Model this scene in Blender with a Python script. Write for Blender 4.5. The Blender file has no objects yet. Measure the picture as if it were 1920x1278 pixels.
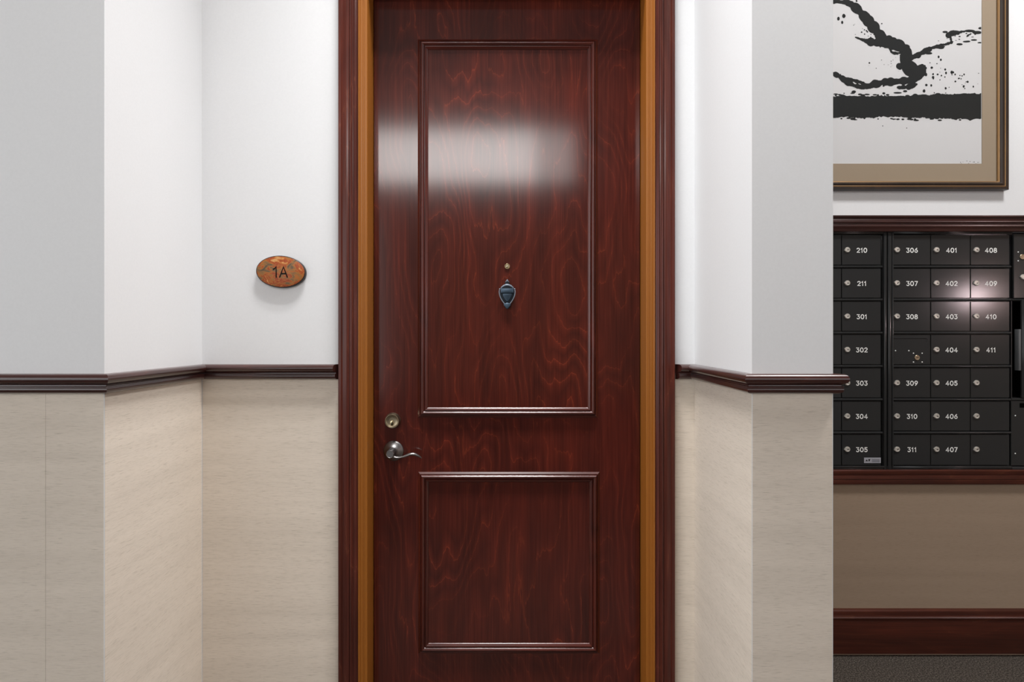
import bpy, bmesh, math, random
from mathutils import Vector, Matrix

C = bpy.context.scene.collection
SC = bpy.context.scene
PI = math.pi
random.seed(7)

# ------------------------------------------------------------------ camera
F_PX = 1150.0            # focal length in pixels of the 1920 wide frame
EYE = 1.29
cam = bpy.data.cameras.new('camera')
cam.sensor_width = 36.0
cam.lens = F_PX * 36.0 / 1920.0
cam.shift_y = -13.0 / 1920.0
cam.clip_start = 0.05
cam_o = bpy.data.objects.new('camera', cam)
C.objects.link(cam_o)
cam_o.location = (0, 0, EYE)
cam_o.rotation_euler = (PI / 2, 0, 0)
SC.camera = cam_o

# ------------------------------------------------------------------ world, lights, exposure
CEIL = 3.90
W = bpy.data.worlds.new('world')
SC.world = W
W.use_nodes = True
W.node_tree.nodes['Background'].inputs[0].default_value = (0.96, 0.98, 1.0, 1)
W.node_tree.nodes['Background'].inputs[1].default_value = 2.45

def area(name, loc, aim, sx, sy, power, col, spread=180):
    l = bpy.data.lights.new(name, 'AREA')
    l.shape = 'RECTANGLE'
    l.size, l.size_y, l.energy, l.color, l.spread = sx, sy, power, col, math.radians(spread)
    o = bpy.data.objects.new(name, l)
    C.objects.link(o)
    o.location = loc
    o.rotation_euler = (Vector(aim) - Vector(loc)).to_track_quat('-Z', 'Y').to_euler()
    return o

# two downlights in the high ceiling of the door alcove, one of them narrow
area('alcove_downlight', (-0.08, 1.40, CEIL - .02), (-0.08, 1.40, 0), .80, .10, 16, (1, .992, .985), 82)
area('alcove_downlight', (-0.08, 1.57, CEIL - .02), (-0.08, 1.57, 0), .80, .10, 12, (1, .992, .985), 60)
# fill light at the passage ceiling, added to brighten mailbox wall and left return
area('passage_fill_light', (1.95, 1.08, CEIL - .02), (1.95, 1.08, 0), .5, .5, 70, (1, .99, .98))
# the transom window high up across the lobby, mirrored as a soft band in the door
area('transom_daylight', (-0.73, -3.0, 3.38), (-0.73, 2.0, 3.38), 2.04, .60, 17.5, (1, .97, .95), 96)
area('transom_daylight', (0.52, -3.0, 3.38), (0.52, 2.0, 3.38), .42, .60, 1.6, (1, .97, .95), 96)  # dimmer second area, added to fade the band out on its right
# wall lamp along the mailbox passage
pl = bpy.data.lights.new('passage_wall_lamp', 'POINT')
pl.energy, pl.color, pl.shadow_soft_size = 24, (1, .80, .84), .06
po = bpy.data.objects.new('passage_wall_lamp', pl)
C.objects.link(po)
po.location = (4.35, -0.85, 1.64)

SC.view_settings.view_transform = 'Standard'
SC.view_settings.look = 'None'
SC.view_settings.exposure = 0.0
SC.view_settings.gamma = 1.0
SC.view_settings.use_curve_mapping = False

# ------------------------------------------------------------------ depths of the planes
Y_FRONT = 1.536      # face of the two front wall blocks
Y_WALL = 2.020       # door wall at the back of the alcove
Y_DOOR = 2.102       # door face
Y_MAIL = 2.468       # mailbox wall
X_L = -1.021         # left return of the alcove
X_R = 0.601          # right return of the alcove
X_P = 0.804          # outer corner of the right block
RAIL_TOP, RAIL_BOT = 1.191, 1.142

def px(x, y, d):     # photo pixel -> point on the plane at depth d
    return ((x - 960.0) * d / F_PX, EYE - (y - 626.0) * d / F_PX)

# ------------------------------------------------------------------ helpers
def srgb(r, g, b):
    f = lambda c: (c / 255 / 12.92) if c / 255 <= .04045 else ((c / 255 + .055) / 1.055) ** 2.4
    return (f(r), f(g), f(b), 1)

def link(name, bm, mat, parent=None, loc=None, smooth=35, recalc=True):
    """bm holds world (or, with loc, local) coordinates."""
    if recalc:
        bmesh.ops.recalc_face_normals(bm, faces=bm.faces[:])
    base = Vector((0, 0, 0))
    if loc is None:
        if parent is not None:
            p = parent
            while p is not None:
                base += p.location
                p = p.parent
            bmesh.ops.translate(bm, verts=bm.verts[:], vec=-base)
    me = bpy.data.meshes.new(name)
    bm.to_mesh(me)
    bm.free()
    mats = mat if isinstance(mat, (list, tuple)) else [mat]
    for m in mats:
        me.materials.append(m)
    if smooth:
        me.polygons.foreach_set('use_smooth', [True] * len(me.polygons))
        me.set_sharp_from_angle(angle=math.radians(smooth))
    o = bpy.data.objects.new(name, me)
    C.objects.link(o)
    o.parent = parent
    if loc is not None:
        o.location = loc
    return o

def empty(name, loc):
    o = bpy.data.objects.new(name, None)
    o.empty_display_size = .05
    C.objects.link(o)
    o.location = loc
    return o

def tag(o, label=None, cat=None, group=None, kind=None):
    for k, v in (('label', label), ('category', cat), ('group', group), ('kind', kind)):
        if v:
            o[k] = v
    return o

def box(bm, x0, x1, y0, y1, z0, z1, bev=0, mi=0):
    vs = [bm.verts.new((x, y, z)) for x in (x0, x1) for y in (y0, y1) for z in (z0, z1)]
    idx = [(0, 1, 3, 2), (4, 6, 7, 5), (0, 4, 5, 1), (2, 3, 7, 6), (0, 2, 6, 4), (1, 5, 7, 3)]
    fs = [bm.faces.new([vs[i] for i in f]) for f in idx]
    for f in fs:
        f.material_index = mi
    if bev:
        bmesh.ops.recalc_face_normals(bm, faces=fs)
        es = list({e for f in fs for e in f.edges})
        r = bmesh.ops.bevel(bm, geom=es, offset=bev, segments=2, profile=.5, affect='EDGES')
        for f in r['faces']:
            f.material_index = mi
    return bm

def strip(bm, prof, A, B, duA, duB, dv, mi=0):
    """closed moulding: prof = [(u, v)...], mitred ends set by duA / duB."""
    A, B, duA, duB, dv = map(Vector, (A, B, duA, duB, dv))
    ra = [bm.verts.new(A + duA * u + dv * v) for u, v in prof]
    rb = [bm.verts.new(B + duB * u + dv * v) for u, v in prof]
    n = len(prof)
    for i in range(n):
        f = bm.faces.new((ra[i], ra[(i + 1) % n], rb[(i + 1) % n], rb[i]))
        f.material_index = mi
    bm.faces.new(ra).material_index = mi
    bm.faces.new(rb[::-1]).material_index = mi
    return bm

def arc(cx, cy, r, a0, a1, n, ry=None):
    ry = r if ry is None else ry
    return [(cx + r * math.cos(math.radians(a0 + (a1 - a0) * i / n)),
             cy + ry * math.sin(math.radians(a0 + (a1 - a0) * i / n))) for i in range(n + 1)]

def lathe(bm, c, prof, n=32, sx=1.0, sz=1.0, mi=0):
    """turned about the y axis: prof = [(radius, y offset towards the viewer)...]"""
    rings = []
    for r, h in prof:
        if r < 1e-6:
            rings.append([bm.verts.new((c[0], c[1] - h, c[2]))])
        else:
            rings.append([bm.verts.new((c[0] + sx * r * math.cos(2 * PI * i / n), c[1] - h,
                                        c[2] + sz * r * math.sin(2 * PI * i / n))) for i in range(n)])
    for a, b in zip(rings, rings[1:]):
        for i in range(n):
            j = (i + 1) % n
            if len(a) == 1 and len(b) == 1:
                continue
            if len(a) == 1:
                f = bm.faces.new((a[0], b[j], b[i]))
            elif len(b) == 1:
                f = bm.faces.new((a[i], a[j], b[0]))
            else:
                f = bm.faces.new((a[i], a[j], b[j], b[i]))
            f.material_index = mi
    return bm

def prism(bm, pts, y0, y1, mi=0, bev=0):
    """outline in x, z pushed from y0 (back) to y1 (front)"""
    a = [bm.verts.new((x, y0, z)) for x, z in pts]
    b = [bm.verts.new((x, y1, z)) for x, z in pts]
    n = len(pts)
    fs = [bm.faces.new((a[i], a[(i + 1) % n], b[(i + 1) % n], b[i])) for i in range(n)]
    fs.append(bm.faces.new(a[::-1]))
    top = bm.faces.new(b)
    fs.append(top)
    for f in fs:
        f.material_index = mi
    if bev:
        bmesh.ops.recalc_face_normals(bm, faces=fs)
        r = bmesh.ops.bevel(bm, geom=list(top.edges), offset=bev, segments=3, profile=.5, affect='EDGES')
        for f in r['faces']:
            f.material_index = mi
    return bm

def tube(bm, pts, radii, n=12, up=(0, 0, 1), mi=0):
    """pts world; radii = [(horizontal half width, vertical half width)...]"""
    rings = []
    P = [Vector(p) for p in pts]
    up = Vector(up)
    for i, p in enumerate(P):
        t = (P[min(i + 1, len(P) - 1)] - P[max(i - 1, 0)]).normalized()
        s = t.cross(up).normalized()
        u = s.cross(t).normalized()
        ra, rb = radii[i] if isinstance(radii[i], tuple) else (radii[i], radii[i])
        rings.append([bm.verts.new(p + s * ra * math.cos(2 * PI * k / n) + u * rb * math.sin(2 * PI * k / n)) for k in range(n)])
    for a, b in zip(rings, rings[1:]):
        for k in range(n):
            bm.faces.new((a[k], a[(k + 1) % n], b[(k + 1) % n], b[k])).material_index = mi
    bm.faces.new(rings[0][::-1]).material_index = mi
    bm.faces.new(rings[-1]).material_index = mi
    return bm

# ------------------------------------------------------------------ materials
def new_mat(name):
    m = bpy.data.materials.new(name)
    m.use_nodes = True
    return m, m.node_tree, m.node_tree.nodes['Principled BSDF']

def plain(name, col, rough=.5, metal=0.0, spec=.5, coat=0, bump=0, bscale=300):
    m, t, b = new_mat(name)
    b.inputs['Base Color'].default_value = col
    b.inputs['Roughness'].default_value = rough
    b.inputs['Metallic'].default_value = metal
    b.inputs['Specular IOR Level'].default_value = spec
    b.inputs['Coat Weight'].default_value = coat
    N, L = t.nodes, t.links
    geo = N.new('ShaderNodeNewGeometry')
    nz = N.new('ShaderNodeTexNoise')
    nz.inputs['Scale'].default_value = bscale
    nz.inputs['Detail'].default_value = 3
    L.new(geo.outputs['Position'], nz.inputs['Vector'])
    mx = N.new('ShaderNodeMix')
    mx.data_type = 'RGBA'
    mx.blend_type = 'MULTIPLY'
    mx.inputs[0].default_value = .12
    mx.inputs[6].default_value = col
    L.new(nz.outputs['Fac'], mx.inputs[7])
    sc = N.new('ShaderNodeMix')
    sc.data_type = 'RGBA'
    sc.inputs[0].default_value = .5
    sc.inputs[6].default_value = col
    L.new(mx.outputs[2], sc.inputs[7])
    L.new(sc.outputs[2], b.inputs['Base Color'])
    if bump:
        bp = N.new('ShaderNodeBump')
        bp.inputs['Strength'].default_value = bump
        bp.inputs['Distance'].default_value = .001
        L.new(nz.outputs['Fac'], bp.inputs['Height'])
        L.new(bp.outputs[0], b.inputs['Normal'])
    return m

def ramp(N, stops):
    r = N.new('ShaderNodeValToRGB')
    e = r.color_ramp.elements
    while len(e) > 1:
        e.remove(e[-1])
    e[0].position, e[0].color = stops[0]
    for p, c in stops[1:]:
        x = e.new(p)
        x.color = c
    return r

def wood(name, dark, mid, light, line, axis='Z', seed=0.0, rough=.3, coat=.3, crough=.2, fig=1.0, lines=10.0, spec=.5, feather=.45):
    """veneer: cathedral contour lines from a stretched noise field, plus fine fibre"""
    m, t, b = new_mat(name)
    N, L = t.nodes, t.links
    geo = N.new('ShaderNodeNewGeometry')
    mp = N.new('ShaderNodeMapping')
    mp.inputs['Location'].default_value = (seed, seed * .7, seed * 1.3)
    sc = {'Z': (4.2, 4.2, 1.15), 'X': (1.15, 4.2, 4.2), 'Y': (4.2, 1.15, 4.2)}[axis]
    mp.inputs['Scale'].default_value = tuple(s * fig for s in sc)
    L.new(geo.outputs['Position'], mp.inputs['Vector'])
    n1 = N.new('ShaderNodeTexNoise')
    n1.inputs['Scale'].default_value = 1.0
    n1.inputs['Detail'].default_value = 2.6
    n1.inputs['Roughness'].default_value = .36
    n1.inputs['Distortion'].default_value = .15
    L.new(mp.outputs[0], n1.inputs['Vector'])
    mu = N.new('ShaderNodeMath')
    mu.operation = 'MULTIPLY'
    mu.inputs[1].default_value = lines
    L.new(n1.outputs['Fac'], mu.inputs[0])
    mpf = N.new('ShaderNodeMapping')
    mpf.inputs['Scale'].default_value = {'Z': (95, 95, 9), 'X': (9, 95, 95), 'Y': (95, 9, 95)}[axis]
    L.new(geo.outputs['Position'], mpf.inputs['Vector'])
    nf = N.new('ShaderNodeTexNoise')
    nf.inputs['Scale'].default_value = 1.0
    nf.inputs['Detail'].default_value = 3
    nf.inputs['Roughness'].default_value = .6
    L.new(mpf.outputs[0], nf.inputs['Vector'])
    ad = N.new('ShaderNodeMath')
    ad.operation = 'MULTIPLY_ADD'
    ad.inputs[1].default_value = feather
    L.new(nf.outputs['Fac'], ad.inputs[0])
    L.new(mu.outputs[0], ad.inputs[2])
    fr = N.new('ShaderNodeMath')
    fr.operation = 'FRACT'
    L.new(ad.outputs[0], fr.inputs[0])
    # ring tone: slow rise then a thin bright late-wood line
    tone = ramp(N, [(0, mid), (.5, dark), (.84, mid), (.945, light), (.975, line), (.995, light), (1.0, mid)])
    L.new(fr.outputs[0], tone.inputs['Fac'])
    # patches where the line shows or fades
    mp3 = N.new('ShaderNodeMapping')
    mp3.inputs['Location'].default_value = (seed * 2, 3, seed)
    L.new(geo.outputs['Position'], mp3.inputs['Vector'])
    n3 = N.new('ShaderNodeTexNoise')
    n3.inputs['Scale'].default_value = 5.0
    n3.inputs['Detail'].default_value = 2
    L.new(mp3.outputs[0], n3.inputs['Vector'])
    r3 = ramp(N, [(.34, (.12, .12, .12, 1)), (.68, (.95, .95, .95, 1))])
    L.new(n3.outputs['Fac'], r3.inputs['Fac'])
    base = N.new('ShaderNodeMix')
    base.data_type = 'RGBA'
    base.inputs[6].default_value = [(mid[i] * .62 + dark[i] * .38) for i in range(3)] + [1]
    L.new(r3.outputs[0], base.inputs[0])
    L.new(tone.outputs[0], base.inputs[7])
    # fine fibre
    mp2 = N.new('ShaderNodeMapping')
    s2 = {'Z': (260, 260, 5), 'X': (5, 260, 260), 'Y': (260, 5, 260)}[axis]
    mp2.inputs['Scale'].default_value = s2
    L.new(geo.outputs['Position'], mp2.inputs['Vector'])
    n2 = N.new('ShaderNodeTexNoise')
    n2.inputs['Scale'].default_value = 1.0
    n2.inputs['Detail'].default_value = 2
    L.new(mp2.outputs[0], n2.inputs['Vector'])
    r2 = ramp(N, [(.3, (.72, .70, .70, 1)), (.7, (1.25, 1.25, 1.25, 1))])
    L.new(n2.outputs['Fac'], r2.inputs['Fac'])
    mx = N.new('ShaderNodeMix')
    mx.data_type = 'RGBA'
    mx.blend_type = 'MULTIPLY'
    mx.inputs[0].default_value = .8
    L.new(base.outputs[2], mx.inputs[6])
    L.new(r2.outputs[0], mx.inputs[7])
    mp4 = N.new('ShaderNodeMapping')
    mp4.inputs['Location'].default_value = (seed * 3, seed, seed * 2)
    mp4.inputs['Scale'].default_value = {'Z': (17, 17, 1.6), 'X': (1.6, 17, 17), 'Y': (17, 1.6, 17)}[axis]
    L.new(geo.outputs['Position'], mp4.inputs['Vector'])
    n4 = N.new('ShaderNodeTexNoise')
    n4.inputs['Scale'].default_value = 1.0
    n4.inputs['Detail'].default_value = 4
    L.new(mp4.outputs[0], n4.inputs['Vector'])
    r4 = ramp(N, [(.32, (.74, .80, .86, 1)), (.5, (1, 1, 1, 1)), (.68, (1.24, 1.16, 1.12, 1))])
    L.new(n4.outputs['Fac'], r4.inputs['Fac'])
    mx4 = N.new('ShaderNodeMix')
    mx4.data_type = 'RGBA'
    mx4.blend_type = 'MULTIPLY'
    mx4.inputs[0].default_value = 1.0
    L.new(mx.outputs[2], mx4.inputs[6])
    L.new(r4.outputs[0], mx4.inputs[7])
    L.new(mx4.outputs[2], b.inputs['Base Color'])
    b.inputs['Roughness'].default_value = rough
    b.inputs['Specular IOR Level'].default_value = spec
    b.inputs['Coat Weight'].default_value = coat
    b.inputs['Coat Roughness'].default_value = crough
    bp = N.new('ShaderNodeBump')
    bp.inputs['Strength'].default_value = .04
    bp.inputs['Distance'].default_value = .0005
    L.new(n2.outputs['Fac'], bp.inputs['Height'])
    L.new(bp.outputs[0], b.inputs['Normal'])
    return m

def grasscloth(name, c0, c1, c2):
    m, t, b = new_mat(name)
    N, L = t.nodes, t.links
    geo = N.new('ShaderNodeNewGeometry')
    mp = N.new('ShaderNodeMapping')
    mp.inputs['Scale'].default_value = (34, 34, 1150)
    L.new(geo.outputs['Position'], mp.inputs['Vector'])
    n1 = N.new('ShaderNodeTexNoise')
    n1.inputs['Scale'].default_value = 1.0
    n1.inputs['Detail'].default_value = 4
    n1.inputs['Roughness'].default_value = .6
    n1.inputs['Distortion'].default_value = .1
    L.new(mp.outputs[0], n1.inputs['Vector'])
    r1 = ramp(N, [(.30, c0), (.45, c1), (.62, c1), (.72, c2)])
    L.new(n1.outputs['Fac'], r1.inputs['Fac'])
    # slow bands of slightly different yarn
    mp2 = N.new('ShaderNodeMapping')
    mp2.inputs['Scale'].default_value = (1.2, 1.2, 26)
    L.new(geo.outputs['Position'], mp2.inputs['Vector'])
    n2 = N.new('ShaderNodeTexNoise')
    n2.inputs['Scale'].default_value = 1.0
    n2.inputs['Detail'].default_value = 3
    L.new(mp2.outputs[0], n2.inputs['Vector'])
    r2 = ramp(N, [(.3, (.955, .953, .95, 1)), (.7, (1.04, 1.04, 1.04, 1))])
    L.new(n2.outputs['Fac'], r2.inputs['Fac'])
    mx = N.new('ShaderNodeMix')
    mx.data_type = 'RGBA'
    mx.blend_type = 'MULTIPLY'
    mx.inputs[0].default_value = 1.0
    L.new(r1.outputs[0], mx.inputs[6])
    L.new(r2.outputs[0], mx.inputs[7])
    L.new(mx.outputs[2], b.inputs['Base Color'])
    b.inputs['Roughness'].default_value = .85
    b.inputs['Specular IOR Level'].default_value = .2
    bp = N.new('ShaderNodeBump')
    bp.inputs['Strength'].default_value = .2
    bp.inputs['Distance'].default_value = .0008
    L.new(n1.outputs['Fac'], bp.inputs['Height'])
    L.new(bp.outputs[0], b.inputs['Normal'])
    return m

M = {}
M['paint'] = plain('wall_paint', (.80, .805, .815, 1), .55, bump=.05, bscale=180)
M['ceiling'] = plain('darkened_ceiling', (.22, .21, .20, 1), .8)  # colour darkened so the door mirrors less of the ceiling
M['cloth'] = grasscloth('grasscloth', (.50, .435, .36, 1), (.73, .65, .56, 1), (.80, .73, .65, 1))
M['cloth2'] = grasscloth('grasscloth_dimmed', (.26, .19, .13, 1), (.34, .255, .185, 1), (.38, .295, .215, 1))  # darker copy of the grasscloth, with the passage's dimness in its colour
DK, MD, LT, LN = (.046, .0080, .0053, 1), (.074, .0122, .0073, 1), (.096, .0155, .0084, 1), (.165, .028, .0115, 1)
M['door'] = wood('mahogany_veneer', DK, MD, LT, LN, 'Z', 1.7, .40, 1.0, .12, lines=26, spec=.04)
M['panel'] = wood('mahogany_panel_veneer', DK, MD, LT, LN, 'Z', 5.3, .40, 1.0, .12, lines=24, spec=.04)
M['panel2'] = wood('mahogany_lower_panel_veneer', DK, MD, LT, LN, 'Z', 9.1, .40, 1.0, .12, lines=24, spec=.04)
M['mouldz'] = wood('mahogany_moulding_upright', DK, MD, MD, LT, 'Z', 2.2, .3, .7, .2, spec=.2)
M['mouldx'] = wood('mahogany_moulding_level', DK, MD, MD, LT, 'X', 2.9, .3, .7, .2, spec=.2)
CD, CM, CL = (.06, .013, .0085, 1), (.09, .020, .012, 1), (.15, .042, .022, 1)
M['casing'] = wood('casing_wood', CD, CM, CM, CL, 'Z', 4.4, .34, .25, .15, spec=.2)
M['railx'] = wood('rail_wood_level', (.032, .0095, .0075, 1), (.045, .013, .0105, 1), (.052, .015, .012, 1), (.075, .022, .017, 1), 'X', 6.4, .28, .5, .15)
M['raily'] = wood('rail_wood_return', (.032, .0095, .0075, 1), (.045, .013, .0105, 1), (.052, .015, .012, 1), (.075, .022, .017, 1), 'Y', 6.9, .28, .5, .15)
M['base'] = wood('baseboard_wood', (.06, .013, .007, 1), (.085, .019, .010, 1), (.10, .024, .012, 1), (.14, .04, .02, 1), 'X', 8.8, .3, .4, .2)
M['jamb'] = plain('tan_painted_steel', (.30, .102, .014, 1), .38, spec=.3, bump=.04, bscale=250)
M['steel'] = plain('satin_pewter', (.21, .20, .195, 1), .38, 1.0)
M['brass'] = plain('antique_brass', (.34, .28, .19, 1), .34, 1.0)
M['bright'] = plain('polished_brass', (.80, .68, .42, 1), .2, 1.0)
M['blue'] = plain('blued_iron', (.055, .085, .12, 1), .35, .6)
M['bluelight'] = plain('pale_iron', (.24, .27, .32, 1), .35, .8)  # paler iron for the knocker's ring, crest and finial
M['black'] = plain('black_void', (.002, .002, .002, 1), .9, spec=.02)
M['box'] = plain('charcoal_enamel', (.028, .0288, .0295, 1), .13, .0, spec=.32, bump=.03, bscale=500)
M['boxdark'] = plain('dark_charcoal_enamel', (.016, .016, .017, 1), .4, bump=.03, bscale=500)
M['lock'] = plain('nickel_lock', (.66, .63, .57, 1), .3, .35)
M['number'] = plain('white_number_paint', (.93, .93, .91, 1), .6)
M['label'] = plain('silver_label', (.42, .43, .48, 1), .4, .3)
M['paper'] = plain('print_paper', (.70, .695, .70, 1), .8)
M['ink'] = plain('black_ink', (.020, .0215, .0215, 1), .8, spec=.2)
M['mat'] = plain('tan_mat_board', (.37, .29, .205, 1), .85, bump=.1, bscale=900)
M['frame'] = wood('dark_frame_wood', (.022, .014, .010, 1), (.03, .018, .012, 1), (.036, .02, .012, 1), (.05, .03, .018, 1), 'Z', 3.3, .35, .2, .2)
M['gilt'] = plain('dull_gilt', (.30, .17, .07, 1), .38, .6)
M['signrim'] = plain('dark_sign_edge', (.018, .012, .010, 1), .35)
M['signtext'] = plain('black_sign_lettering', (.008, .007, .006, 1), .6, spec=.1)

# carpet
m, t, b = new_mat('speckled_carpet')
N, L = t.nodes, t.links
geo = N.new('ShaderNodeNewGeometry')
n1 = N.new('ShaderNodeTexNoise')
n1.inputs['Scale'].default_value = 190
n1.inputs['Detail'].default_value = 3
n1.inputs['Roughness'].default_value = .7
L.new(geo.outputs['Position'], n1.inputs['Vector'])
r1 = ramp(N, [(.36, (.028, .024, .021, 1)), (.52, (.10, .085, .072, 1)), (.68, (.27, .235, .20, 1))])
L.new(n1.outputs['Fac'], r1.inputs['Fac'])
L.new(r1.outputs[0], b.inputs['Base Color'])
b.inputs['Roughness'].default_value = .95
b.inputs['Specular IOR Level'].default_value = .1
bp = N.new('ShaderNodeBump')
bp.inputs['Strength'].default_value = .9
bp.inputs['Distance'].default_value = .004
L.new(n1.outputs['Fac'], bp.inputs['Height'])
L.new(bp.outputs[0], b.inputs['Normal'])
M['carpet'] = m

# mottled stone-like face of the room sign
m, t, b = new_mat('mottled_rust_glaze')
N, L = t.nodes, t.links
geo = N.new('ShaderNodeNewGeometry')
mp = N.new('ShaderNodeMapping')
mp.inputs['Rotation'].default_value = (0, .5, 0)
mp.inputs['Scale'].default_value = (24, 24, 42)
L.new(geo.outputs['Position'], mp.inputs['Vector'])
n1 = N.new('ShaderNodeTexNoise')
n1.inputs['Scale'].default_value = 1.0
n1.inputs['Detail'].default_value = 6
n1.inputs['Roughness'].default_value = .62
n1.inputs['Distortion'].default_value = 1.4
L.new(mp.outputs[0], n1.inputs['Vector'])
r1 = ramp(N, [(.28, (.06, .045, .03, 1)), (.38, (.16, .095, .045, 1)), (.45, (.30, .13, .034, 1)), (.50, (.42, .125, .02, 1)), (.56, (.27, .034, .010, 1)), (.62, (.46, .14, .024, 1)), (.70, (.58, .34, .13, 1))])
L.new(n1.outputs['Fac'], r1.inputs['Fac'])
L.new(r1.outputs[0], b.inputs['Base Color'])
b.inputs['Roughness'].default_value = .3
b.inputs['Specular IOR Level'].default_value = .3
M['signface'] = m

# picture glass: clear, with the mirror part of a real pane
m = bpy.data.materials.new('picture_glass')
m.use_nodes = True
t = m.node_tree
N, L = t.nodes, t.links
N.clear()
out = N.new('ShaderNodeOutputMaterial')
mix = N.new('ShaderNodeMixShader')
fr = N.new('ShaderNodeFresnel')
fr.inputs['IOR'].default_value = 1.45
tr = N.new('ShaderNodeBsdfTransparent')
tr.inputs[0].default_value = (.965, .965, .965, 1)
gl = N.new('ShaderNodeBsdfGlossy')
gl.inputs['Roughness'].default_value = .03
gg = N.new('ShaderNodeNewGeometry')
front = N.new('ShaderNodeMath')
front.operation = 'SUBTRACT'
front.inputs[0].default_value = 1.0
L.new(gg.outputs['Backfacing'], front.inputs[1])
fm = N.new('ShaderNodeMath')
fm.operation = 'MULTIPLY'
L.new(fr.outputs[0], fm.inputs[0])
L.new(front.outputs[0], fm.inputs[1])
L.new(fm.outputs[0], mix.inputs[0])
L.new(tr.outputs[0], mix.inputs[1])
L.new(gl.outputs[0], mix.inputs[2])
L.new(mix.outputs[0], out.inputs[0])
M['glass'] = m

# ------------------------------------------------------------------ the setting
DX0, DX1 = -.4755, .4405       # clear opening between the steel jambs
HEAD = 2.445                   # underside of the steel head
GAP = .0285                    # width of the steel frame's face
OX0, OX1, OTOP = DX0 - GAP - .004, DX1 + GAP + .004, HEAD + GAP + .004

bm = bmesh.new()
box(bm, -6.5, 8.0, -9.0, 3.2, -.05, 0)
floor = tag(link('floor', bm, M['carpet'], smooth=0), 'grey brown speckled carpet floor of the lobby', None, None, 'structure')
bm = bmesh.new()
box(bm, -6.5, 8.0, -9.0, 3.2, CEIL, CEIL + .05)
tag(link('ceiling', bm, M['ceiling'], smooth=0), 'ceiling darkened to cut its reflection, above the lobby and door alcove', None, None, 'structure')

bm = bmesh.new()
box(bm, -4.2, X_L, Y_FRONT, Y_WALL + .3, 0, CEIL)
wall_left = tag(link('wall_left', bm, M['paint'], smooth=0), 'white wall block with return beside the 1A sign', None, None, 'structure')
bm = bmesh.new()
box(bm, X_L, OX0, Y_WALL, Y_WALL + .3, 0, CEIL)
box(bm, OX1, X_R, Y_WALL, Y_WALL + .3, 0, CEIL)
box(bm, OX0, OX1, Y_WALL, Y_WALL + .3, OTOP, CEIL)
box(bm, OX0, OX1, Y_WALL + .2, Y_WALL + .3, 0, OTOP)
wall_door = tag(link('wall_door', bm, M['paint'], smooth=0), 'white alcove wall around the mahogany door', None, None, 'structure')
bm = bmesh.new()
box(bm, X_R, X_P, Y_FRONT, Y_MAIL, 0, CEIL)
wall_right = tag(link('wall_right', bm, M['paint'], smooth=0), 'white wall pier between door alcove and mailboxes', None, None, 'structure')

# mailbox wall with the recess for the cabinets
MB_Z0, MB_Z1 = .745, 1.704
MB_X1 = 2.62
bm = bmesh.new()
box(bm, X_P, 6.0, Y_MAIL, Y_MAIL + .5, 0, MB_Z0)
box(bm, X_P, 6.0, Y_MAIL, Y_MAIL + .5, MB_Z1, CEIL)
box(bm, MB_X1, 6.0, Y_MAIL, Y_MAIL + .5, MB_Z0, MB_Z1)
box(bm, X_P, MB_X1, Y_MAIL + .42, Y_MAIL + .5, MB_Z0, MB_Z1)
wall_back = tag(link('wall_back', bm, M['paint'], smooth=0), 'passage wall that holds the mailboxes and framed print', None, None, 'structure')

bm = bmesh.new()
box(bm, -3.0, 4.5, -9.1, -9.0, 0, CEIL)  # unseen wall, added so the door mirrors something darker than the world
tag(link('wall_front_added', bm, M['cloth2'], smooth=0), 'unseen tan lobby end wall, added to darken the door reflection', None, None, 'structure')

bm = bmesh.new()
box(bm, 4.46, 4.56, -4.5, Y_MAIL, 0, CEIL)  # unseen dark wall, added to weaken the veil mirrored in the mailboxes
added_end_wall = tag(link('wall_passage_added', bm, M['cloth2'], smooth=0), 'unseen end wall of the mailbox passage, added to darken mailbox reflections', None, None, 'structure')

# wallpaper sheets below the rail, each a thin sheet of its own
def sheet(x0, x1, y0, y1, z0, z1, parent, mat='cloth'):
    b_ = bmesh.new()
    box(b_, x0, x1, y0, y1, z0, z1)
    return link('wallpaper', b_, M[mat], parent, smooth=0)
PT = .0008
seam = px(86, 0, Y_FRONT)[0]
TOPZ = RAIL_TOP - .03
for a, b_ in ((-4.2, seam - .91 * 2), (seam - .91 * 2, seam - .91), (seam - .91, seam - .0004), (seam + .0004, X_L - .0016)):
    sheet(a, b_, Y_FRONT - PT, Y_FRONT, 0, TOPZ, wall_left)
sheet(X_L, X_L + PT, Y_FRONT + .0016, Y_WALL - .003, 0, TOPZ, wall_left)
sheet(X_L + .002, OX0 - .055, Y_WALL - PT, Y_WALL, 0, TOPZ, wall_door)
sheet(OX1 + .055, X_R - .0005, Y_WALL - PT, Y_WALL, 0, TOPZ, wall_door)
sheet(X_R - PT, X_R, Y_FRONT + .0016, Y_WALL - .001, 0, TOPZ, wall_right)
sheet(X_R + .0012, X_P - .0022, Y_FRONT - PT, Y_FRONT, 0, TOPZ, wall_right)
sheet(X_P, X_P + PT, Y_FRONT + .002, Y_MAIL - .001, 0, TOPZ, wall_right)
sheet(4.46 - PT, 4.46, -4.5, Y_MAIL - .001, 0, TOPZ, added_end_wall, 'cloth2')
sheet(X_P + .001, 4.45, Y_MAIL - PT, Y_MAIL, 0, MB_Z0 - .03, wall_back, 'cloth2')

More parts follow.
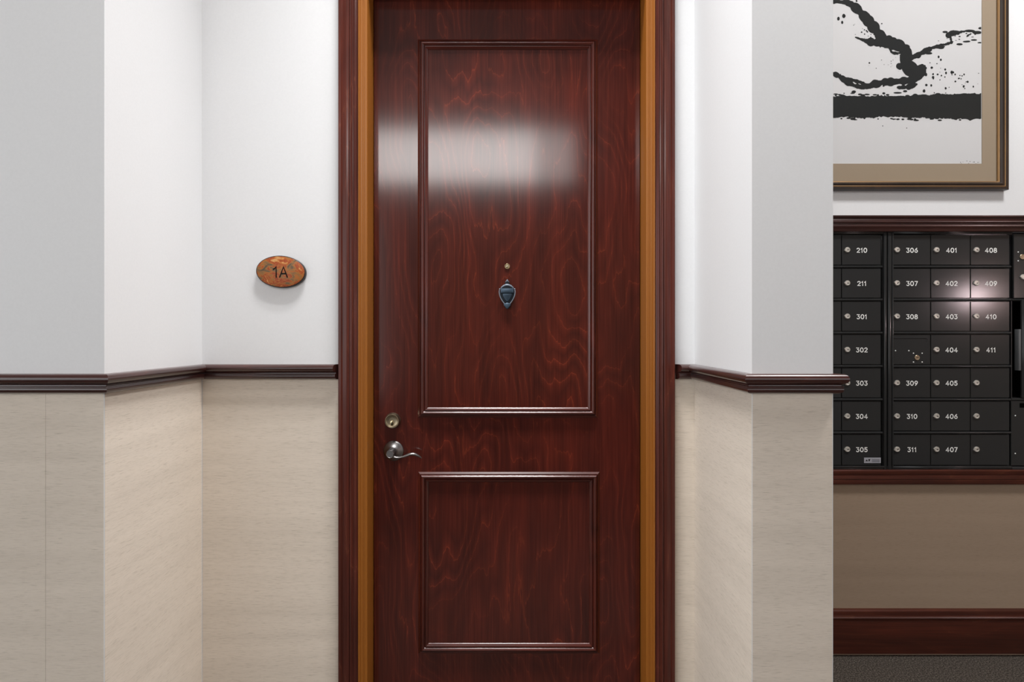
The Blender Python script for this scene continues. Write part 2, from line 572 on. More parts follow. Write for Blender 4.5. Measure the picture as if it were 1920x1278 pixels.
# chair rail: (projection, height) profile
RP = [(0, RAIL_TOP), (.012, RAIL_TOP)] + arc(.0165, RAIL_TOP - .0125, .0111, 80, -80, 9, .0120) + \
     [(.0150, RAIL_TOP - .0262), (.0138, RAIL_TOP - .0275), (.0138, RAIL_TOP - .0300), (.0178, RAIL_TOP - .0310), (.0185, RAIL_TOP - .0335)] + \
     arc(.0110, RAIL_TOP - .0390, .0072, 35, -70, 6, .0085) + [(.0085, RAIL_BOT), (0, RAIL_BOT)]
RPT = [(u, z) for u, z in RP]
def rail(name, A, B, duA, duB, mat, label):
    b_ = bmesh.new()
    strip(b_, RPT, (A[0], A[1], 0), (B[0], B[1], 0), (duA[0], duA[1], 0), (duB[0], duB[1], 0), (0, 0, 1))
    return tag(link(name, b_, M[mat], smooth=40), label, None, None, 'structure')
rail('trim_1', (-4.2, Y_FRONT), (X_L, Y_FRONT), (0, -1), (1, -1), 'railx', 'dark chair rail on the wide left wall')
rail('trim_2', (X_L, Y_FRONT), (X_L, Y_WALL), (1, -1), (1, -1), 'raily', 'dark chair rail on the bright left return')
rail('trim_3', (X_L, Y_WALL), (OX0 - .062, Y_WALL), (1, -1), (-.45, -1), 'railx', 'dark chair rail under the 1A sign')
rail('trim_4', (OX1 + .064, Y_WALL), (X_R, Y_WALL), (.55, -1), (-1, -1), 'railx', 'stub of chair rail right of the door casing')
rail('trim_5', (X_R, Y_WALL), (X_R, Y_FRONT), (-1, -1), (-1, -1), 'raily', 'dark chair rail on the right return')
rail('trim_6', (X_R, Y_FRONT), (X_P, Y_FRONT), (-1, -1), (1, -1), 'railx', 'dark chair rail on the pier beside the mailboxes')
rail('trim_7', (X_P, Y_FRONT), (X_P, Y_MAIL), (1, -1), (1, -1), 'raily', 'chair rail running back along the pier to the mailbox wall')

# wooden door casing: u from the outer edge inwards, v = projection
CP = [(0, 0), (0, .021), (.002, .024), (.010, .024), (.0122, .0205), (.0135, .0180), (.0145, .0180), (.020, .0195), (.030, .0195), (.0345, .0180),
      (.0352, .0150), (.0365, .0150), (.0378, .0180), (.0405, .0190), (.0432, .0178), (.0445, .0150)] + \
     [(.0485, .0140), (.0500, .0160), (.0520, .0165), (.0540, .0155), (.0560, .0120), (.0600, .0105), (.0625, .0090), (.0625, 0)]
CW = .0625
cx0, cx1, ctop = OX0 - CW + .0038, OX1 + CW - .0038, OTOP + CW
b_ = bmesh.new()
strip(b_, CP, (cx0, Y_WALL, 0), (cx0, Y_WALL, ctop), (1, 0, 0), (1, 0, -1), (0, -1, 0))
tag(link('trim_8', b_, M['casing'], smooth=40), 'reddish brown moulded casing left of the door', None, None, 'structure')
b_ = bmesh.new()
strip(b_, CP, (cx1, Y_WALL, 0), (cx1, Y_WALL, ctop), (-1, 0, 0), (-1, 0, -1), (0, -1, 0))
tag(link('trim_9', b_, M['casing'], smooth=40), 'reddish brown moulded casing right of the door', None, None, 'structure')
b_ = bmesh.new()
strip(b_, CP, (cx0, Y_WALL, ctop), (cx1, Y_WALL, ctop), (1, 0, -1), (-1, 0, -1), (0, -1, 0))
tag(link('trim_10', b_, M['mouldx'], smooth=40), 'moulded head casing above the door', None, None, 'structure')

# tan steel door frame: stepped face, deep reveal
JP = [(0, -.11), (0, .0125), (.0010, .0140), (.0034, .0146), (.0056, .0134), (.0063, .0098), (.0070, .0086), (.0132, .0086), (.0146, .0079),
      (.0151, .0052), (.0186, .0050), (.0194, .0058), (.0202, .0054), (.0208, .0042), (.0262, .0040), (.0278, .0032), (GAP, .0012), (GAP, -.11)]
b_ = bmesh.new()
strip(b_, JP, (DX0 - GAP, Y_WALL, 0), (DX0 - GAP, Y_WALL, HEAD + GAP), (1, 0, 0), (1, 0, -1), (0, -1, 0))
tag(link('trim_11', b_, M['jamb'], smooth=40), 'tan steel door jamb with stepped face on the lever side', None, None, 'structure')
b_ = bmesh.new()
strip(b_, JP, (DX1 + GAP, Y_WALL, 0), (DX1 + GAP, Y_WALL, HEAD + GAP), (-1, 0, 0), (-1, 0, -1), (0, -1, 0))
tag(link('trim_12', b_, M['jamb'], smooth=40), 'tan steel door jamb with stepped face on the hinge side', None, None, 'structure')
b_ = bmesh.new()
strip(b_, JP, (DX0 - GAP, Y_WALL, HEAD + GAP), (DX1 + GAP, Y_WALL, HEAD + GAP), (1, 0, -1), (-1, 0, -1), (0, -1, 0))
tag(link('trim_13', b_, M['jamb'], smooth=40), 'tan steel door frame head', None, None, 'structure')

# mailbox surround and baseboard (profiles: height, projection)
zt0, zt1 = px(0, 433.5, Y_MAIL - .02)[1], px(0, 403.5, Y_MAIL - .03)[1]
H = zt1 - zt0
TP = [(0, 0), (0, .018), (.004, .020), (.012, .020), (.016, .023), (.020, .0245), (.026, .0245), (.028, .021), (.031, .021), (.034, .027), (.040, .029), (.046, .027), (.049, .024), (.051, .024), (.054, .030), (.0595, .032), (H, .032), (H, 0)]
b_ = bmesh.new()
strip(b_, TP, (X_P + .002, Y_MAIL, zt0), (MB_X1 + .06, Y_MAIL, zt0), (0, 0, 1), (0, 0, 1), (0, -1, 0))
tag(link('trim_14', b_, M['railx'], smooth=40), 'moulded brown wooden cap over the mailboxes', None, None, 'structure')
zb0, zb1 = px(0, 908, Y_MAIL - .02)[1], px(0, 881, Y_MAIL - .02)[1]
H = zb1 - zb0
BP = [(0, 0), (0, .019), (.004, .021), (.016, .021), (.0175, .018), (.020, .018), (.022, .021), (.034, .021), (.036, .018), (.038, .020), (H - .003, .022), (H, .020), (H, 0)]
b_ = bmesh.new()
strip(b_, BP, (X_P + .002, Y_MAIL, zb0), (MB_X1 + .06, Y_MAIL, zb0), (0, 0, 1), (0, 0, 1), (0, -1, 0))
tag(link('trim_15', b_, M['base'], smooth=40), 'brown wooden sill moulding under the mailboxes', None, None, 'structure')
BB = [(.012, 0), (.012, .016), (.014, .017), (.146, .017), (.149, .014), (.151, .014), (.153, .022), (.158, .024), (.163, .022), (.1645, .016), (.168, .016), (.171, .017), (.183, .016), (.187, .011), (.188, 0)]
b_ = bmesh.new()
strip(b_, BB, (X_P + .002, Y_MAIL, 0), (6.0, Y_MAIL, 0), (0, 0, 1), (0, 0, 1), (0, -1, 0))
tag(link('baseboard_back', b_, M['base'], smooth=40), 'tall red brown baseboard under the mailbox wall', None, None, 'structure')
def baseboard(name, A, B, duA, duB, label):
    q = bmesh.new()
    strip(q, [(v, u) for u, v in BB], (A[0], A[1], 0), (B[0], B[1], 0), duA + (0,), duB + (0,), (0, 0, 1))
    tag(link(name, q, M['base'], smooth=40), label, None, None, 'structure')

# ------------------------------------------------------------------ the door
dx0, dx1 = DX0 + .0022, DX1 - .0022
b_ = bmesh.new()
box(b_, dx0, dx1, Y_DOOR, Y_DOOR + .044, .008, HEAD - .003, .0012)
door = link('door_1', b_, M['door'], smooth=12)
tag(door, 'mahogany two panel entrance door with lever and knocker', None, None, 'structure')

MP = [(0, 0), (0, .0022), (.0010, .0030), (.0060, .0080), (.0068, .0084), (.0076, .0078), (.0080, .0060), (.0088, .0060),
      (.0092, .0092), (.0134, .0136), (.0148, .0144), (.0162, .0145), (.0176, .0138), (.0228, .0084), (.0232, .0062), (.0242, .0062),
      (.0248, .0088), (.0262, .0104), (.0278, .0102), (.0345, .0034), (.0355, .0016), (.0355, 0)]
def panel(x0, x1, y0, y1, mat, lab):
    xa, za = px(x0, y1, Y_DOOR - .008)
    xb, zb = px(x1, y0, Y_DOOR - .008)
    q = bmesh.new()
    box(q, xa + .03, xb - .03, Y_DOOR - .0012, Y_DOOR, za + .03, zb - .03)
    pn = link('door_panel', q, M[mat], door, smooth=0)
    for A, B, dA, dB, mm in (((xa, za), (xb, za), (1, 1), (-1, 1), 'mouldx'), ((xa, zb), (xb, zb), (1, -1), (-1, -1), 'mouldx'),
                             ((xa, za), (xa, zb), (1, 1), (1, -1), 'mouldz'), ((xb, za), (xb, zb), (-1, 1), (-1, -1), 'mouldz')):
        q = bmesh.new()
        strip(q, MP, (A[0], Y_DOOR, A[1]), (B[0], Y_DOOR, B[1]), (dA[0], 0, dA[1]), (dB[0], 0, dB[1]), (0, -1, 0))
        link('panel_moulding', q, M[mm], pn, smooth=40)
panel(783, 1121, 72.5, 783, 'panel', 'upper')
panel(784, 1124.5, 885, 1226, 'panel2', 'lower')

# peephole
x, z = px(951, 499, Y_DOOR - .004)
b_ = bmesh.new()
lathe(b_, (x, Y_DOOR, z), [(.0095, 0), (.0095, .003), (.0082, .0048), (.0058, .0048), (.0052, .0035)], 28)
ph = link('peephole', b_, M['bright'], door)
b_ = bmesh.new()
lathe(b_, (x, Y_DOOR - .0030, z), [(.0053, 0), (.0045, .0018), (.0025, .003), (0, .0034)], 20)
link('lens', b_, plain('peephole_lens', (.55, .47, .33, 1), .12, .6), ph)

# knocker
kc, ktop = px(951, 523, Y_DOOR - .012)
S = (Y_DOOR - .012) / F_PX
def kp(x, y):
    return (kc + (x - 951) * S, EYE - (y - 626) * S)
knock = empty('door_knocker', (kc, Y_DOOR, px(951, 579, Y_DOOR - .012)[1]))
knock.parent = door
b_ = bmesh.new()
outl = [(951, 523), (953, 525), (955.5, 529), (954.5, 531.5), (958, 533), (962, 536.5), (963.5, 540), (965, 548), (964.2, 554), (962, 560), (958.5, 565.5), (955, 570), (951, 572)]
outl += [(1902 - x, y) for x, y in outl[-2:0:-1]]
prism(b_, [kp(x, y) for x, y in outl], Y_DOOR, Y_DOOR - .006, 0, .0018)
backp = link('back_plate', b_, plain('dark_blued_iron', (.012, .018, .026, 1), .45, .4), knock)
b_ = bmesh.new()
prism(b_, [kp(x, y) for x, y in ((951, 522.8), (955.2, 528.8), (951, 527), (946.8, 528.8))], Y_DOOR - .005, Y_DOOR - .0085, 0, .0008)
link('finial', b_, M['bluelight'], knock)
b_ = bmesh.new()
dome = [(938.5, 540), (939.5, 537.5), (943, 534.5), (947, 532.7), (951, 532), (955, 532.7), (959, 534.5), (962.5, 537.5), (963.5, 540), (962, 540.6), (958.5, 537.8), (954.5, 536), (951, 535.4), (947.5, 536), (943.5, 537.8), (940, 540.6)]
prism(b_, [kp(x, y) for x, y in dome], Y_DOOR - .005, Y_DOOR - .010, 0, .001)
link('crest', b_, M['bluelight'], knock)
b_ = bmesh.new()
xa, za = kp(939, 549.3)
xb, zb = kp(963, 540.3)
box(b_, xa, xb, Y_DOOR - .016, Y_DOOR - .004, za, zb, .0018)
link('hinge_block', b_, M['blue'], knock)
b_ = bmesh.new()
sh = [(942, 549.5), (960, 549.5), (959.5, 554), (957, 559), (954, 563.5), (951, 566), (948, 563.5), (945, 559), (942.5, 554)]
prism(b_, [kp(x, y) for x, y in sh], Y_DOOR - .005, Y_DOOR - .010, 0, .0022)
link('shield', b_, M['blue'], knock)
ring = [(937, 541.5), (936, 547), (936.8, 553), (939, 559), (942.2, 564.5), (945.5, 569), (948, 570.2)]
pts = [kp(x, y) for x, y in ring] + [kp(1902 - x, y) for x, y in ring[::-1]]
b_ = bmesh.new()
tube(b_, [(x, Y_DOOR - .0145, z) for x, z in pts], [.0019] * len(pts), 10, up=(0, 1, 0))
for xx in (937, 965):
    x, z = kp(xx, 541.7)
    bmesh.ops.create_icosphere(b_, subdivisions=2, radius=.0026, matrix=Matrix.Translation((x, Y_DOOR - .0145, z)))
rg = link('knocker_ring', b_, M['bluelight'], knock)
b_ = bmesh.new()
prism(b_, [kp(x, y) for x, y in ((944.3, 569), (951, 567.5), (957.7, 569), (957, 572.5), (954, 577), (951, 579.5), (948, 577), (945, 572.5))], Y_DOOR - .003, Y_DOOR - .017, 0, .002)
link('striker', b_, M['blue'], rg)

# deadbolt
x, z = px(736.8, 787.8, Y_DOOR)
b_ = bmesh.new()
lathe(b_, (x, Y_DOOR, z), [(.0268, 0), (.0268, .002), (.0262, .004), (.0240, .018), (.0232, .0200), (.0215, .0200), (.0208, .0185), (.0200, .0172), (.0170, .0160), (.0100, .0155), (0, .0155)], 48)
db = link('deadbolt', b_, M['brass'], door)
b_ = bmesh.new()
zz = z - .0065
pts = arc(x, zz + .003, .0055, 0, 180, 10) + [(x - .0068, zz - .002)] + arc(x, zz - .005, .005, 180, 360, 10) + [(x + .0068, zz - .002)]
prism(b_, pts, Y_DOOR - .0150, Y_DOOR - .0185, 0, .0008)
kw = link('cylinder_plug', b_, M['bright'], db)
b_ = bmesh.new()
prism(b_, arc(x, zz + .0015, .0019, 0, 180, 6) + [(x - .0012, zz - .001), (x - .0022, zz - .0055), (x, zz - .0075), (x + .0022, zz - .0055), (x + .0012, zz - .001)], Y_DOOR - .018, Y_DOOR - .0188)
link('keyhole', b_, M['black'], kw)

# lever handle
x, z = px(738.0, 844.6, Y_DOOR)
lev = empty('lever_handle', (x, Y_DOOR, z))
lev.parent = door
b_ = bmesh.new()
lathe(b_, (x, Y_DOOR, z), [(.0345, 0), (.0345, .002), (.0330, .0042), (.0290, .0068), (.0230, .0105), (.0175, .0150), (.0145, .0190), (.0140, .0205), (0, .0205)], 48)
link('rose', b_, M['steel'], lev)
YL = Y_DOOR - .055
b_ = bmesh.new()
lathe(b_, (x, Y_DOOR - .016, z), [(.0122, 0), (.0122, .010), (.0110, .012), (.0110, .030), (.0132, .033), (.0138, .044), (.0131, .0472), (.0118, .0480), (.0105, .0470), (0, .0470)], 40)
link('spindle_boss', b_, M['steel'], lev)
S2 = YL / F_PX
cen = [(733, 853.5), (736.5, 856.8), (741.5, 858.2), (747.5, 858), (753, 857.2), (758, 855.8), (763, 853.9), (768, 852.2), (773, 851.7), (778, 852.7), (783, 855), (787, 857.9), (789.6, 860.3)]
bx = px(732.6, 853, YL)
rad = [(.0075, .0075), (.0068, .0064), (.0060, .0046), (.0058, .0032), (.0062, .0030), (.0068, .0034), (.0074, .0042), (.0078, .0050), (.0078, .0054), (.0074, .0050), (.0062, .0040), (.0042, .0026), (.0016, .0012)]
b_ = bmesh.new()
P0 = px(735.0, 853, YL)
offx = x - P0[0] * 1.0
pts = []
for i, (a, c) in enumerate(cen):
    q = px(a, c, YL)
    pts.append((q[0], YL + .004 + .010 * (i / (len(cen) - 1)) ** 2, q[1]))
tube(b_, pts, rad, 16)
link('lever', b_, M['steel'], lev)

# ------------------------------------------------------------------ stroke lettering
def E(cx, cy, rx, ry, a0, a1, n=12):
    return arc(cx, cy, rx, a0, a1, n, ry)
GL = {
    '0': (.66, [E(.33, .5, .28, .46, 0, 360, 22)]),
    '1': (.40, [[(.06, .74), (.16, .82), (.25, .96), (.25, .04)]]),
    '2': (.64, [E(.31, .70, .25, .26, 165, -28, 11) + [(.07, .05), (.58, .05)]]),
    '3': (.62, [[(.06, .95), (.53, .95), (.27, .60)] + E(.29, .32, .25, .28, 88, -150, 12)]),
    '4': (.70, [[(.46, .04), (.46, .96), (.06, .30), (.64, .30)]]),
    '5': (.64, [[(.54, .95), (.14, .95), (.10, .55)] + E(.30, .34, .26, .29, 128, -150, 13)]),
    '6': (.64, [[(.46, .95), (.24, .72), (.09, .48)] + E(.32, .32, .25, .27, 150, 510, 18)]),
    '7': (.60, [[(.05, .95), (.55, .95), (.22, .04)]]),
    '8': (.64, [E(.32, .73, .21, .22, -90, 270, 16), E(.32, .28, .26, .24, 90, 450, 18)]),
    '9': (.64, [E(.32, .68, .25, .27, -30, 330, 18), [(.55, .60), (.42, .30), (.20, .04)]]),
    'A': (.86, [[(.03, .0), (.42, 1.0), (.81, .0)], [(.17, .34), (.67, .34)]]),
    'I': (.55, [[(.08, .76), (.24, .84), (.38, 1.0), (.38, 0)]]),
}
def lettering(bm, text, cx, cz, y, h, wid, stretch=1.0, gap=.14):
    tot = sum(GL[c][0] for c in text) + gap * (len(text) - 1)
    x0 = cx - tot * h * stretch / 2
    k = 0
    for c in text:
        for st in GL[c][1]:
            P = [Vector((x0 + u * h * stretch, cz + (v - .5) * h)) for u, v in st]
            closed = (P[0] - P[-1]).length < 1e-6
            n = len(P)
            lft, rgt = [], []
            for i in range(n):
                a = P[i - 1] if i > 0 else (P[-2] if closed else P[0])
                b2 = P[i + 1] if i < n - 1 else (P[1] if closed else P[-1])
                d1 = (P[i] - a)
                d2 = (b2 - P[i])
                d1 = d1.normalized() if d1.length > 1e-9 else d2.normalized()
                d2 = d2.normalized() if d2.length > 1e-9 else d1
                t = (d1 + d2)
                t = t.normalized() if t.length > 1e-6 else d1
                nn = Vector((-t.y, t.x))
                mit = min(1.6, 1 / max(.3, abs(nn.dot(Vector((-d1.y, d1.x))))))
                ext = Vector((0, 0))
                if not closed and i == 0:
                    ext = -d2 * wid * .35
                if not closed and i == n - 1:
                    ext = d1 * wid * .35
                lft.append(P[i] + ext + nn * wid / 2 * mit)
                rgt.append(P[i] + ext - nn * wid / 2 * mit)
            yy = y - .00004 * (k % 3)
            k += 1
            vl = [bm.verts.new((p.x, yy, p.y)) for p in lft]
            vr = [bm.verts.new((p.x, yy, p.y)) for p in rgt]
            for i in range(n - 1):
                bm.faces.new((vl[i], vr[i], vr[i + 1], vl[i + 1]))
        x0 += (GL[c][0] + gap) * h * stretch
    for f in bm.faces:
        f.normal_update()
        if f.normal.y > 0:
            f.normal_flip()
    return bm

# ------------------------------------------------------------------ room sign 1A
sx_, sz_ = px(526.5, 509.2, Y_WALL - .012)
tilt = -math.radians(3.5)
sgn = empty('room_sign', (sx_, Y_WALL, sz_))
tag(sgn, 'oval rust-red mottled room sign reading 1A on white wall', 'sign')
def oval(rx, rz, n=56):
    return [(sx_ + rx * math.cos(2 * PI * i / n) * math.cos(tilt) - rz * math.sin(2 * PI * i / n) * math.sin(tilt),
             sz_ + rx * math.cos(2 * PI * i / n) * math.sin(tilt) + rz * math.sin(2 * PI * i / n) * math.cos(tilt)) for i in range(n)]
b_ = bmesh.new()
prism(b_, oval(.0810, .0525), Y_WALL - .0002, Y_WALL - .0135, 0, .0015)
link('sign_backing', b_, M['signrim'], sgn)
b_ = bmesh.new()
prism(b_, oval(.0782, .0497), Y_WALL - .0134, Y_WALL - .0150, 0, .0012)
link('sign_face', b_, M['signface'], sgn)
b_ = bmesh.new()
lx, lz = px(525.3, 509.7, Y_WALL - .015)
lettering(b_, 'IA', lx, lz, Y_WALL - .0153, .0335, .0046, .95, .16)
link('sign_lettering', b_, M['signtext'], sgn, smooth=0, recalc=False)

# ------------------------------------------------------------------ framed ink print
YF = Y_MAIL - .030
px0, pz0 = px(1300, 355, YF)
px1 = px(1893, 0, YF)[0]
px0 = X_P + .025
pz0 = px(0, 355, YF)[1]
pz1 = 2.85
art = empty('framed_print', ((px0 + px1) / 2, Y_MAIL, pz0))
tag(art, 'framed black ink splash print with tan mat above the mailboxes', 'picture')
FP = [(0, 0), (0, .026), (.003, .030), (.010, .030), (.012, .027), (.0125, .0255), (.020, .0255), (.022, .028), (.026, .028), (.030, .024), (.032, .019), (.034, .0125), (.034, 0)]
FG1 = [(.0122, .024), (.0122, .0272), (.0140, .0278), (.0156, .0268), (.0156, .024)]
FG2 = [(.0318, .012), (.0318, .0205), (.0340, .0195), (.0365, .0150), (.0365, .012)]
for A, B, dA, dB in (((px0, pz0), (px1, pz0), (1, 1), (-1, 1)), ((px0, pz1), (px1, pz1), (1, -1), (-1, -1)),
                     ((px0, pz0), (px0, pz1), (1, 1), (1, -1)), ((px1, pz0), (px1, pz1), (-1, 1), (-1, -1))):
    q = bmesh.new()
    strip(q, FP, (A[0], Y_MAIL, A[1]), (B[0], Y_MAIL, B[1]), (dA[0], 0, dA[1]), (dB[0], 0, dB[1]), (0, -1, 0))
    fb = link('frame_bar', q, M['frame'], art, smooth=40)
    for gp in (FG1, FG2):
        q = bmesh.new()
        strip(q, gp, (A[0], Y_MAIL, A[1]), (B[0], Y_MAIL, B[1]), (dA[0], 0, dA[1]), (dB[0], 0, dB[1]), (0, -1, 0))
        link('gilt_line', q, M['gilt'], fb, smooth=40)
YP = Y_MAIL - .006
ix1 = px(1840.5, 0, YP)[0]
iz0 = px(0, 307, YP)[1]
ix0 = px0 + (px1 - ix1)
iz1 = pz1 - (iz0 - pz0)
q = bmesh.new()
box(q, ix0 - .01, ix1 + .01, YP, Y_MAIL - .001, iz0 - .01, iz1 + .01)
sheet_o = link('print_sheet', q, M['paper'], art, smooth=0)
q = bmesh.new()
ex = .033
for a0, a1, c0, c1 in ((px0 + ex, ix0, pz0 + ex, pz1 - ex), (ix1, px1 - ex, pz0 + ex, pz1 - ex), (ix0, ix1, pz0 + ex, iz0), (ix0, ix1, iz1, pz1 - ex)):
    box(q, a0, a1, YP - .003, Y_MAIL - .001, c0, c1)
link('mat_board', q, M['mat'], art, smooth=0)
q = bmesh.new()
box(q, px0 + ex, px1 - ex, YP - .0065, YP - .0045, pz0 + ex, pz1 - ex)
link('glass_pane', q, M['glass'], art, smooth=0)

# ink marks: a free splash of strokes, a level brush band and drops
rnd = random.Random(21)
import numpy as np
GX0, GY0, GST = 1402.0, -40.0, .8
GNX, GNY = int((1840.0 - GX0) / GST) + 1, int((318.0 - GY0) / GST) + 1
FLD = np.full((GNY, GNX), -5.0)
def stamp(x, y, rx, ry):
    """raise the field to the distance inside an ellipse"""
    m_ = max(rx, ry) + 3
    i0, i1 = max(0, int((y - m_ - GY0) / GST)), min(GNY, int((y + m_ - GY0) / GST) + 2)
    j0, j1 = max(0, int((x - m_ - GX0) / GST)), min(GNX, int((x + m_ - GX0) / GST) + 2)
    if i0 >= i1 or j0 >= j1:
        return
    yy = GY0 + np.arange(i0, i1)[:, None] * GST - y
    xx = GX0 + np.arange(j0, j1)[None, :] * GST - x
    f_ = (1 - np.sqrt((xx / rx) ** 2 + (yy / ry) ** 2)) * min(rx, ry)
    FLD[i0:i1, j0:j1] = np.maximum(FLD[i0:i1, j0:j1], f_)
def stroke(pts, wds, rough=.25, n=60):
    """brush stroke through photo-scale points, ragged by a drifting width and side splashes"""
    m_ = len(pts) - 1
    n *= 3
    drift = side = 0.0
    for i in range(n + 1):
        u = i / n * m_
        k = min(int(u), m_ - 1)
        f = u - k
        p0, p1, p2, p3 = pts[max(k - 1, 0)], pts[k], pts[k + 1], pts[min(k + 2, m_)]
        cr = lambda a, b, c, d: .5 * (2 * b + (c - a) * f + (2 * a - 5 * b + 4 * c - d) * f * f + (-a + 3 * b - 3 * c + d) * f ** 3)
        x, y = cr(p0[0], p1[0], p2[0], p3[0]), cr(p0[1], p1[1], p2[1], p3[1])
        w = (wds[k] * (1 - f) + wds[k + 1] * f) / 2
        drift = .82 * drift + rnd.gauss(0, rough * .45)
        side = .8 * side + rnd.gauss(0, rough * .35)
        r = max(.5, w * (1 + max(-.55, min(.8, drift))))
        stamp(x + side * w * .5, y + side * w * .5, r, r)
        if rough > .2 and rnd.random() < .10:
            a = rnd.uniform(0, 2 * PI)
            stamp(x + math.cos(a) * w * 1.05, y + math.sin(a) * w * 1.05, w * rnd.uniform(.16, .4), w * rnd.uniform(.16, .4))
def drop(x, y, rx, ry=None, n=10):
    ry = ry or rx
    stamp(x, y, max(rx, .5), max(ry, .5))
    stamp(x + rnd.uniform(-.5, .5) * rx, y + rnd.uniform(-.5, .5) * ry, max(rx * .7, .5), max(ry * .7, .5))
def band(x0, x1, y0, y1):
    """level brush band with a drifting ragged edge"""
    top = bot = 0.0
    for j in range(GNX):
        x = GX0 + j * GST
        top = .93 * top + rnd.gauss(0, .35)
        bot = .93 * bot + rnd.gauss(0, .45)
        if x0 <= x <= x1:
            yy = GY0 + np.arange(GNY) * GST
            t0_ = y0 + 2.2 * math.sin(x / 61.0) + top
            t1_ = y1 + 2.0 * math.sin(x / 47.0 + 1) + bot
            FLD[:, j] = np.maximum(FLD[:, j], np.minimum(yy - t0_, t1_ - yy))
# band
band(1402, 1841, 178.5, 221.5)
# descending arm, shoulder, tail sweep, rising arm
stroke([(1520, -6), (1562, 2), (1592, 6), (1618, 28), (1640, 54), (1660, 78)], [5, 5, 9, 12, 13, 9], .5, 90)
stroke([(1604, 70), (1632, 79), (1662, 82), (1690, 90), (1704, 104)], [2, 11, 15, 16, 13], .22, 60)
stroke([(1664, 72), (1684, 82), (1700, 98), (1697, 116), (1710, 132), (1722, 140)], [8, 14, 13, 15, 20, 14], .35, 80)
stroke([(1728, 128), (1716, 146), (1690, 152), (1655, 155), (1628, 161), (1610, 164)], [16, 14, 9, 12, 10, 3], .3, 80)
stroke([(1545, 132), (1572, 142), (1586, 152), (1602, 160), (1618, 164)], [5, 7, 9, 7, 5], .5, 60)
stroke([(1566, 138), (1590, 148), (1612, 154), (1626, 160)], [4, 5, 5, 3], .4, 40)
stroke([(1700, 112), (1722, 102), (1744, 91), (1766, 85), (1784, 80)], [8, 8, 7, 5, 3], .3, 60)
stroke([(1784, 80), (1782, 70), (1776, 66), (1790, 62), (1808, 59)], [4, 3, 6, 8, 3], .4, 50)
stroke([(1684, 164), (1704, 163), (1718, 158)], [5, 9, 4], .3, 30)
stroke([(1668, 86), (1672, 98), (1684, 100), (1692, 96)], [4, 4, 5, 3], .3, 30)
for x, y, a, b2 in ((1686, 124, 6, 6), (1698, 88, 8, 5), (1729, 136, 6, 5), (1724, 128, 5, 4), (1832, 61, 9, 3), (1818, 58, 10, 2.5), (1838, 53, 4, 2), (1799, 83, 6, 2), (1812, 78, 7, 1.6), (1826, 75, 6, 1.5), (1838, 80, 5, 1.2),
                   (1741, 100, 7, 2.2), (1764, 90, 6, 2), (1772, 60, 5, 2), (1582, 30, 3, 4), (1572, 35, 2.5, 3.5), (1579, 42, 2, 3), (1601, 172, 4, 2.5), (1657, 175, 3, 2), (1697, 171, 4, 2), (1683, 174, 8, 1.6),
                   (1630, 118, 1.6, 1.6), (1655, 236, 1, 1), (1700, 240, 1, 1), (1709, 224, 4, 1.5), (1718, 225.5, 5, 1.5), (1586, 2, 2, 2), (1606, 2, 1.6, 2)):
    drop(x, y, a, b2)
for _ in range(58):
    x, y = rnd.gauss(1770, 32), rnd.gauss(147, 15)
    if x < 1838 and y < 176 and x > 1726:
        r = rnd.choice((.7, .9, 1.1, 1.4, 1.8, 2.4))
        drop(x, y, r, r * rnd.uniform(.8, 1.4), 8)
for _ in range(34):
    u = rnd.random()
    drop(1598 + u * 56 + rnd.gauss(0, 5), 42 + u * 26 + rnd.gauss(0, 9), rnd.uniform(.6, 1.6), None, 7)
for _ in range(24):
    u = rnd.random()
    drop(1755 + u * 80, 86 - u * 26 + rnd.gauss(0, 5), rnd.uniform(1, 3), rnd.uniform(.5, 1.1), 7)
for _ in range(26):
    drop(rnd.gauss(1675, 14), rnd.gauss(122, 10), rnd.uniform(.4, 1.0), None, 6)
for _ in range(60):
    drop(rnd.uniform(1565, 1836), rnd.choice((178, 223)) + rnd.gauss(0, 1.2), rnd.uniform(1, 5), rnd.uniform(.8, 1.8), 8)
for _ in range(14):
    drop(rnd.uniform(1800, 1836), 305 + rnd.gauss(0, 1.5), rnd.uniform(.4, .9), None, 6)
def contour_mesh():
    """marching squares over the field: one flat layer of ink just above the paper"""
    bm = bmesh.new()
    pool = {}
    yink = YP - .0004
    def V(gx, gy):
        key = (round(gx, 3), round(gy, 3))
        if key not in pool:
            p = px(GX0 + gx * GST, GY0 + gy * GST, YP)
            pool[key] = bm.verts.new((p[0], yink, p[1]))
        return pool[key]
    ins = FLD > 0
    for i in range(GNY - 1):
        j = 0
        while j < GNX - 1:
            c = (ins[i, j], ins[i, j + 1], ins[i + 1, j + 1], ins[i + 1, j])
            if all(c):
                k = j
                while k < GNX - 1 and ins[i, k] and ins[i, k + 1] and ins[i + 1, k + 1] and ins[i + 1, k]:
                    k += 1
                bm.faces.new((V(j, i), V(k, i), V(k, i + 1), V(j, i + 1)))
                j = k
                continue
            if any(c):
                P = ((j, i), (j + 1, i), (j + 1, i + 1), (j, i + 1))
                poly = []
                for q in range(4):
                    a, b2 = P[q], P[(q + 1) % 4]
                    va, vb = FLD[a[1], a[0]], FLD[b2[1], b2[0]]
                    if va > 0:
                        poly.append(V(*a))
                    if (va > 0) != (vb > 0):
                        t_ = va / (va - vb)
                        poly.append(V(a[0] + (b2[0] - a[0]) * t_, a[1] + (b2[1] - a[1]) * t_))
                poly = [v for z_, v in enumerate(poly) if v is not poly[z_ - 1]]
                if len(poly) > 2 and len(set(poly)) == len(poly):
                    try:
                        bm.faces.new(poly)
                    except ValueError:
                        pass
            j += 1
    return bm
ink = contour_mesh()
for f in ink.faces:
    f.normal_update()
    if f.normal.y > 0:
        f.normal_flip()
